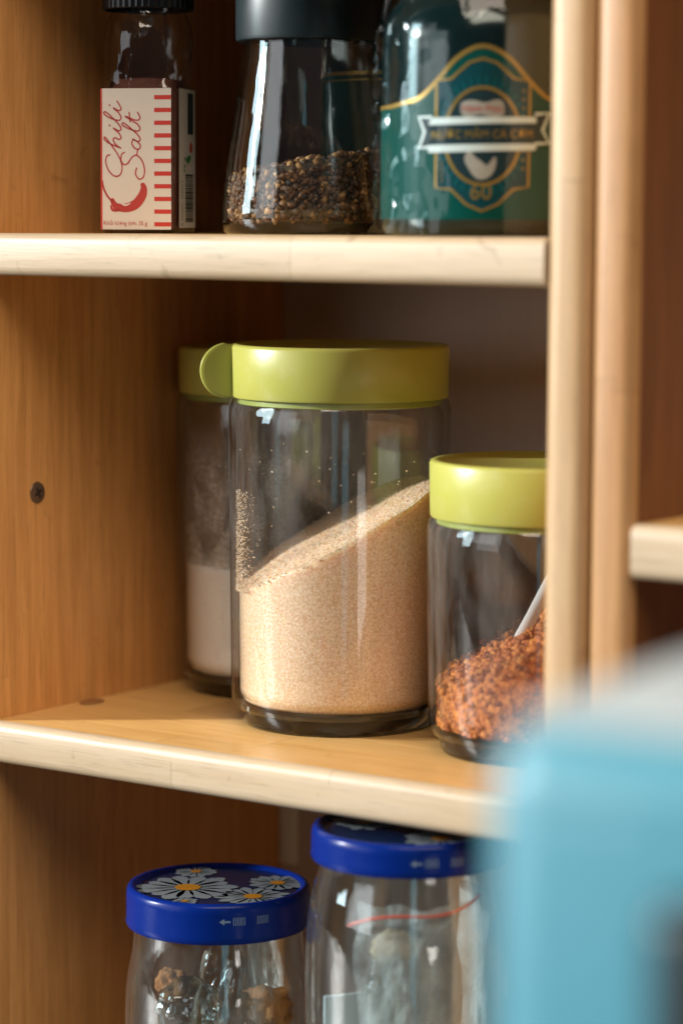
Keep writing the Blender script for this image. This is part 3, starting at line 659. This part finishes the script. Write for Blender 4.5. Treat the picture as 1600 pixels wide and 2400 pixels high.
# ------------------------------------------------------------------ top shelf: fish sauce bottles in film
def sauce_bottle(loc, R, label, a_off, full):
    t = empty("sauce_bottle", loc, label, "bottle", "dark sauce bottles with green labels", rz=0)
    lathe("bottle", [(0, .0015), (R*.85, .0), (R*.96, .0012), (R, .005), (R, .078), (R*.985, .084), (R*.90, .092), (R*.70, .101), (R*.45, .109), (R*.36, .113), (R*.36, .120)], SAUCE, t, seg=72, ang=60)
    lathe("cap", [(R*.37, .115), (R*.41, .115), (R*.41, .130), (R*.38, .1315), (0, .1315)], BLACK, t, seg=40)
    a0 = CAMAZ(loc)+a_off; fn = on_cyl(R, a0)
    u = lambda x: (x-1240)/1.96*.000175*1.0; vv = lambda y: (1084-y)/1.96*.000174
    Q = lambda *pts: [(u(x), vv(y)) for x, y in pts]
    arch_top = curve([(540, 504), (690, 503), (760, 500), (830, 490), (940, 468), (1030, 396), (1110, 310), (1180, 262), (1240, 246), (1300, 262), (1370, 310), (1450, 396), (1540, 468), (1650, 490), (1720, 500), (1790, 503), (1940, 504)], 5)
    sheet = Print().poly(Q(*arch_top, (1940, 1008), (540, 1008))) if full else Print().poly(Q((560, 1008), (1920, 1008), (1920, 275), (560, 275)))
    lab = sheet.build("label", fn, .00015, GREEN, t, .004)
    if not full:
        Print().poly(Q((560, 275), (560, 256), (1920, 256), (1920, 275))).build("gold_band", fn, .00022, GOLD, lab, .004)
        Print().ribbon(Q((560, 300), (1920, 300)), .0006).build("gold_rule", fn, .00025, GOLD, lab, .004)
        return t
    Print().ribbon(Q(*arch_top), .0016).build("gold_outline", fn, .0003, GOLD, lab)
    frame = [(1240, 300), (1300, 318), (1380, 388), (1452, 396), (1448, 862), (1378, 874), (1310, 940), (1240, 970), (1172, 940), (1102, 874), (1030, 868), (1030, 500), (1030, 396), (1100, 388), (1180, 318)]
    Print().poly(Q(*frame)).build("emblem_panel", fn, .0003, NAVYP, lab)
    p = Print()
    for k in range(36):
        th = 2*PI*(k+.5)/36; c, s_ = math.cos(th), math.sin(th); d = .045
        x1, y1 = 172, 214; x2, y2 = 212, 262
        p.poly(Q((1240+x1*math.cos(th-d), 640+y1*math.sin(th-d)), (1240+x2*math.cos(th-d*.8), 640+y2*math.sin(th-d*.8)), (1240+x2*math.cos(th+d*.8), 640+y2*math.sin(th+d*.8)), (1240+x1*math.cos(th+d), 640+y1*math.sin(th+d))))
    p.build("sun_rays", fn, .00042, RAYP, lab)
    Print().ribbon(Q(*frame), .00095, closed=True).build("gold_frame", fn, .0005, GOLD, lab)
    p = Print()
    for k in range(10): p.ribbon(Q((1418, 440+k*38), (1428, 440+k*38)), .0008).ribbon(Q((1056, 752+k*10), (1062, 752+k*10)), .0004)
    tag(p.build("gold_beads", fn, .00055, GOLD, lab), kind='stuff')
    oval = [(1240+168*math.cos(k*PI/32), 640+213*math.sin(k*PI/32)) for k in range(64)]
    Print().poly(Q(*oval)).build("oval_panel", fn, .00056, DARKP, lab)
    Print().ribbon(Q(*oval), .0012, closed=True).build("gold_ring", fn, .0007, GOLD, lab)
    plate = curve([(1145, 520), (1152, 492), (1200, 482), (1250, 494), (1300, 480), (1330, 492), (1336, 530), (1326, 552), (1280, 556), (1230, 546), (1180, 558), (1152, 548)], 4, True)
    Print().poly(Q(*plate)).build("name_plate", fn, .00085, CREAMP, lab)
    Print().text("Hạnh Phúc", u(1240), vv(520), .0036, sx=.98).build("name_lettering", fn, .001, DKRED, lab)
    ban = [(945, 555), (1012, 556), (1012, 566), (1476, 562), (1476, 542), (1545, 536), (1512, 612), (1545, 668), (1476, 672), (1476, 694), (996, 706), (996, 688), (945, 692), (975, 622)]
    Print().poly(Q(*ban)).build("banner", fn, .0009, DARKP, lab)
    Print().ribbon(Q(*ban), .0013, closed=True).ribbon(Q((1000, 580), (1480, 570)), .0019).ribbon(Q((996, 690), (1480, 682)), .0019).build("banner_outline", fn, .00105, SILVER, lab)
    Print().text("NƯỚC MẮM CÁ CƠM", u(1238), vv(634), .0045, sx=.93, rot=.012).build("banner_lettering", fn, .0011, GOLD, lab)
    fish = curve([(1168, 722), (1186, 700), (1210, 730), (1240, 752), (1262, 768), (1296, 730), (1300, 770), (1280, 812), (1240, 832), (1206, 818), (1180, 780), (1164, 748)], 5, True)
    Print().poly(Q(*fish)).build("fish_drawing", fn, .00085, CREAMP, lab)
    Print().text("60", u(1236), vv(888), .0088, sx=1.0).build("number_lettering", fn, .0007, GOLD, lab)
    return t
FS = Vector((.2195, .0625, 0)); sauce_bottle(FS, .0425, "fish sauce bottle at the post, green label with gold oval emblem and silver banner", -.03, True)
FS2 = Vector((.1080, .1720, 0)); sauce_bottle(FS2, .0400, "rear sauce bottle behind the pepper jar, plain green label with a gold top band", 0, False)
# crinkled clear film round the front bottle
v, f = [], []; nu, nv = 150, 60; a0 = CAMAZ(FS)
for j in range(nv+1):
    for i in range(nu):
        a_ = a0+2*PI*i/nu; z_ = .0012+.128*j/nv
        rb = .0449 if z_ < .08 else .0449-.020*((z_-.08)/.049)**1.4
        c_, s_ = math.cos(a_), math.sin(a_)
        side_w = .06+.94*max(0, math.sin(a0-a_))**1.5
        q = noise.ridged_multi_fractal((c_*2.6, s_*2.6, z_*26), 1.0, 2.1, 4, 1.0, 2.0)
        rb += side_w*.0032*(q-.9)+.0010*noise.noise((c_*9, s_*9, z_*160))*side_w
        rb += .004*max(0, 1-z_/.012)*(.5+.5*math.sin(a_*9))*side_w
        v.append((max(rb, .0005+(.0433 if z_ < .08 else rb))*c_, max(rb, .0005+(.0433 if z_ < .08 else rb))*s_, z_))
for j in range(nv):
    for i in range(nu): f.append((j*nu+i, j*nu+(i+1) % nu, (j+1)*nu+(i+1) % nu, (j+1)*nu+i))
fl = from_data("shrink_film", v, f, FILM, None, FS); tag(fl, "crinkled clear plastic film wrapped round the green-labelled fish sauce bottle", "plastic film")

# ------------------------------------------------------------------ bottom shelf: preserve jars with daisy lids
def daisy(par, x, y, zt, r, n, ph, seed):
    rnd = random.Random(seed); p = Print()
    for k in range(n):
        th = ph+2*PI*k/n+rnd.uniform(-.06, .06); L = r*rnd.uniform(.84, 1.06); w = r*PI/n*.82; c, s_ = math.cos(th), math.sin(th)
        lo = [(L*.18, -w*.3), (L*.5, -w*.85), (L*.82, -w), (L*.96, -w*.5), (L, 0), (L*.95, w*.5), (L*.82, w), (L*.5, w*.85), (L*.18, w*.3)]
        p.poly([(x+c*a_-s_*b_, y+s_*a_+c*b_) for a_, b_ in lo])
    fl_ = lambda u, v_, h: Vector((u, v_, zt+h))
    d = p.build("daisy_print", fl_, .00012, PETAL, par, 0)
    me = d.data; me.materials.append(YOLK); bm = bmesh.new(); bm.from_mesh(me)
    ring = [bm.verts.new((x+r*.25*math.cos(2*PI*k/20), y+r*.25*math.sin(2*PI*k/20), zt+.0003)) for k in range(20)]
    fc = bm.faces.new(ring); fc.material_index = 1; bm.to_mesh(me); bm.free()
def preserve(loc, LR, H, label, body_k, flowers, rot, lh=.0135):
    t = empty("preserve_jar", loc, label, "jar", "preserve jars with daisy lids")
    zl = H-lh; ex = lh-.0135; B = LR*body_k
    op_ = [(0, .003), (B*.75, .002), (B*.84, 0), (B*.93, .002), (B*.985, .008), (B, .016), (B, zl-.040), (B*.99, zl-.030), (B*.965, zl-.021), (B*.92, zl-.012), (LR*.915, zl-.006), (LR*.905, zl-.002), (LR*.90, zl+.009)]
    ip_ = [(LR*.85, zl+.009), (LR*.855, zl-.004), (B*.865, zl-.013), (B*.91, zl-.022), (B*.935, zl-.031), (B*.945, zl-.042), (B*.945, .018), (B*.90, .009), (0, .007)]
    lathe("jar_body", op_+ip_, GLASS2, t, seg=88, ang=60)
    lid = lathe("lid", [(LR*.93, zl+.0005), (LR*.985, zl), (LR, zl+.0014), (LR*.992, zl+.003), (LR*.992, zl+ex+.0092), (LR*.985, zl+ex+.0118), (LR*.965, zl+ex+.0131), (LR*.935, zl+ex+.0135), (LR*.905, zl+ex+.0130), (LR*.885, zl+ex+.0120), (LR*.865, zl+ex+.0116)], BLUE_LID, t, seg=96, ang=60)
    top = lathe("lid_top", [(LR*.866, zl+ex+.0115), (LR*.80, zl+ex+.0117), (0, zl+ex+.0118)], NAVY, lid, seg=72)
    for i, (x, y, r_, n_) in enumerate(flowers): daisy(lid, x, y, zl+ex+.0119, r_, n_, rot+i, i+3)
    # small marks printed on the lid skirt
    fn = on_cyl(LR*.9935, CAMAZ(loc)+.28); p = Print(); zz = zl+ex+.0062
    p.poly([(-.011, zz), (-.0088, zz+.0014), (-.0088, zz+.0004), (-.0062, zz+.0004), (-.0062, zz-.0004), (-.0088, zz-.0004), (-.0088, zz-.0014)])
    for k in range(6):
        x_ = -.0048+k*.0019+(.005 if k > 2 else 0); p.ribbon([(x_, zz-.0016), (x_+.0010, zz-.0016), (x_+.0010, zz+.0016), (x_, zz+.0016)], .00035, closed=True)
    p.build("skirt_marks", fn, .0001, MARK, lid, .003)
    return t, B*.94
FL = lambda a, b: (RX*a-fw.x*-b*1.0, RY*a+fw.y*b)      # a to the right, b away, on a lid
JL = Vector((.0993, .0402, LOW)); jl_top = -.2835
fl1 = [(-.0091, -.0102, .0230, 15), (.0235, -.0060, .0165, 17), (.0175, .0200, .0135, 14), (-.0245, .0150, .0100, 13), (.0050, -.0300, .0060, 12)]
tL, bL = preserve(JL, .0407, jl_top-LOW, "shorter preserve jar with dark blue daisy lid, at the left of the bottom shelf", 1.01, fl1, .3, .0175)
JR = Vector((.2099, .0255, LOW)); jr_top = -.2398
fl2 = [(*FL(.012, -.020), .016, 16), (*FL(-.018, .010), .015, 15), (*FL(.014, .020), .014, 15)]
tR, bR = preserve(JR, .0407, jr_top-LOW, "taller preserve jar with cobalt blue daisy lid, tucked under the middle shelf", 1.045, fl2, 1.1)

def crumple(name, center, rx, ry, z0, z1, seed, material, amp=.006, nu=64, nv=36, a0=0, a1=2*PI, pinch=.0):
    v, f = [], []; full = abs(a1-a0-2*PI) < 1e-6; n = nu if full else nu+1
    for j in range(nv+1):
        t = j/nv; z = z0+(z1-z0)*t
        for i in range(n):
            a = a0+(a1-a0)*i/nu; c, s_ = math.cos(a), math.sin(a)
            q = noise.ridged_multi_fractal((c*1.6+seed, s_*1.6, z*32+seed), .9, 2.2, 4, 1.0, 2.0)
            k = 1-pinch*t**3
            v.append((c*(rx*k-amp*q*.6), s_*(ry*k-amp*q*.6), z+.003*noise.noise((c*3, s_*3, seed))*t))
    for j in range(nv):
        for i in range(nu): f.append((j*n+i, j*n+(i+1) % n, (j+1)*n+(i+1) % n, (j+1)*n+i))
    return from_data(name, v, f, material, None, center)
b1 = crumple("plastic_bag", JL+Vector((.004, .008, 0)), .029, .026,   .009, .118, 3.1, BAGFILM, .008, pinch=.3)
tag(b1, "crumpled clear plastic bag inside the shorter daisy-lid jar", "plastic bag")
# dried root chunks in that jar
for k, (dx, dz, sx_, mt) in enumerate(((.022, .094, .0125, TAN), (.004, .060, .0135, TAN), (.017, .062, .012, TAN), (-.020, .1045, .0085, TAN), (.0, .028, .015, TAN))):
    bm = bmesh.new(); bmesh.ops.create_icosphere(bm, subdivisions=4, radius=1)
    for v_ in bm.verts:
        q = 1+.35*noise.fractal(v_.co*1.6+Vector((k*7, 0, 0)), 1, 2, 4); v_.co = Vector((v_.co.x*sx_*q, v_.co.y*sx_*.7*q, v_.co.z*sx_*.8*q))
    o = from_bm("dried_root", bm, mt, None, JL+Vector((RX*dx-.2*fw.x*sx_, RY*dx-.2*fw.y*sx_, dz)), ang=180)
    tag(o, ["large tan dried root chunk at the right in the shorter daisy-lid jar", "rounded dried root piece in the middle of the heap in the shorter daisy-lid jar", "dried root piece under the large right-hand chunk in the shorter daisy-lid jar", "small tan dried root piece topmost at the left in the shorter daisy-lid jar", "dried root piece at the very bottom of the shorter daisy-lid jar"][k], "dried root", "dried root pieces in the shorter daisy-lid jar")
# knobbly clear glass stopper lying in the shorter jar, against its front glass
bm = bmesh.new(); bmesh.ops.create_uvsphere(bm, u_segments=40, v_segments=24, radius=.0137)
for v_ in bm.verts:
    a_ = math.atan2(v_.co.y, v_.co.x); v_.co *= 1+.08*math.cos(a_*8)*math.cos(v_.co.z/.0137*PI/2)+.05*math.cos(v_.co.z*900)
st = from_bm("glass_stopper", bm, thin_glass("faceted_glass", tint=(.80, .86, .85), edge=(.03, .06, .06), refl=3.2, wob=.8), None, JL+Vector((-.0006, -.0205, .0983)), ang=180)
tag(st, "faceted round clear glass stopper inside the shorter daisy-lid jar", "glass stopper")
# taller jar: zip bag with red rib, stoppered vial, folded card
zb = crumple("zip_bag", JR, 0.0345, .0340, .010, .166, 8.4, BAG, .005, a0=CAMAZ(JR)-.75, a1=CAMAZ(JR)+2.4)
tag(zb, "cloudy zip bag with a red closing rib inside the taller daisy-lid jar", "zip bag")
pts = []
for k in range(40):
    s_ = k/39; a_ = math.radians(-100+98*s_); zz = .1572+.0125*s_+.0022*math.sin(s_*6.2); pts.append((.0350*math.cos(a_), .0350*math.sin(a_), zz))
tube("zip_rib", pts, .0007, RIB, zb, seg=6)
VP = JR+Vector((.0010, -.0190, .0102))
vi = empty("glass_vial", VP, "slim clear glass vial with a beige stopper inside the taller daisy-lid jar", "vial")
lathe("vial_body", [(0, 0), (.0080, .0), (.0088, .002), (.0088, .118), (.0084, .121), (.0072, .123), (.0072, .130), (.0080, .131), (.0080, .133), (.0062, .133), (.0062, .123), (.0076, .119), (.0076, .003), (0, .002)], thin_glass("vial_glass", tint=(.90, .95, .95), edge=(.25, .36, .36), refl=2.4), vi, seg=48, ang=60)
bm = bmesh.new(); bmesh.ops.create_icosphere(bm, subdivisions=3, radius=1)
for v_ in bm.verts:
    q = 1+.25*noise.noise(v_.co*2.2); v_.co = Vector((v_.co.x*.0095*q+.0045, v_.co.y*.0085*q, v_.co.z*.0075*q+.1365))
from_bm("stopper", bm, CORK, vi, ang=180)
bm = box_bm(-.017, .017, -.0006, .0006, 0, .115, .0003, 1); bmesh.ops.subdivide_edges(bm, edges=[e for e in bm.edges if abs(e.verts[0].co.x-e.verts[1].co.x) > .02], cuts=6)
for v_ in bm.verts: v_.co.y += .004*(v_.co.x/.017)**2; v_.co.z += .1*v_.co.x
cd = from_bm("folded_card", bm, CARD, None, JR+Vector((-.0130, -.0120, .009))); cd.rotation_euler = (0, 0, YAW+.35)
tag(cd, "pale blue folded card standing in the taller daisy-lid jar", "card")

# ------------------------------------------------------------------ blue appliance in the foreground
BX = Vector((.5464, -.4561, ZB)); bb = empty("blue_appliance", BX, "glossy pale blue box-shaped appliance with a black front, blurred in the foreground", "appliance", rz=math.atan2(.1086, .9936))
hb = -.0895-ZB
from_bm("body", box_bm(0, .16, 0, .135, .010, hb, .012, 5), BLUE_BOX, bb, ang=60)
from_bm("top_sheen", box_bm(.006, .154, .006, .129, hb-.001, hb+.0022, .0015, 2), plain("pale_top_sheen", (.40, .48, .51), .35), bb, ang=60)  # pale added slab paints the bright reflection on the glossy top
from_bm("black_panel", box_bm(.0375, .135, -.006, .004, .08, hb-.028, .006, 4), BLACK_M, bb, ang=60)
for x_ in (.025, .135):
    for y_ in (.025, .11): lathe("foot", [(0, 0), (.010, 0), (.011, .002), (.0105, .011), (0, .011)], BLACK, bb, (x_, y_, .0), seg=24)
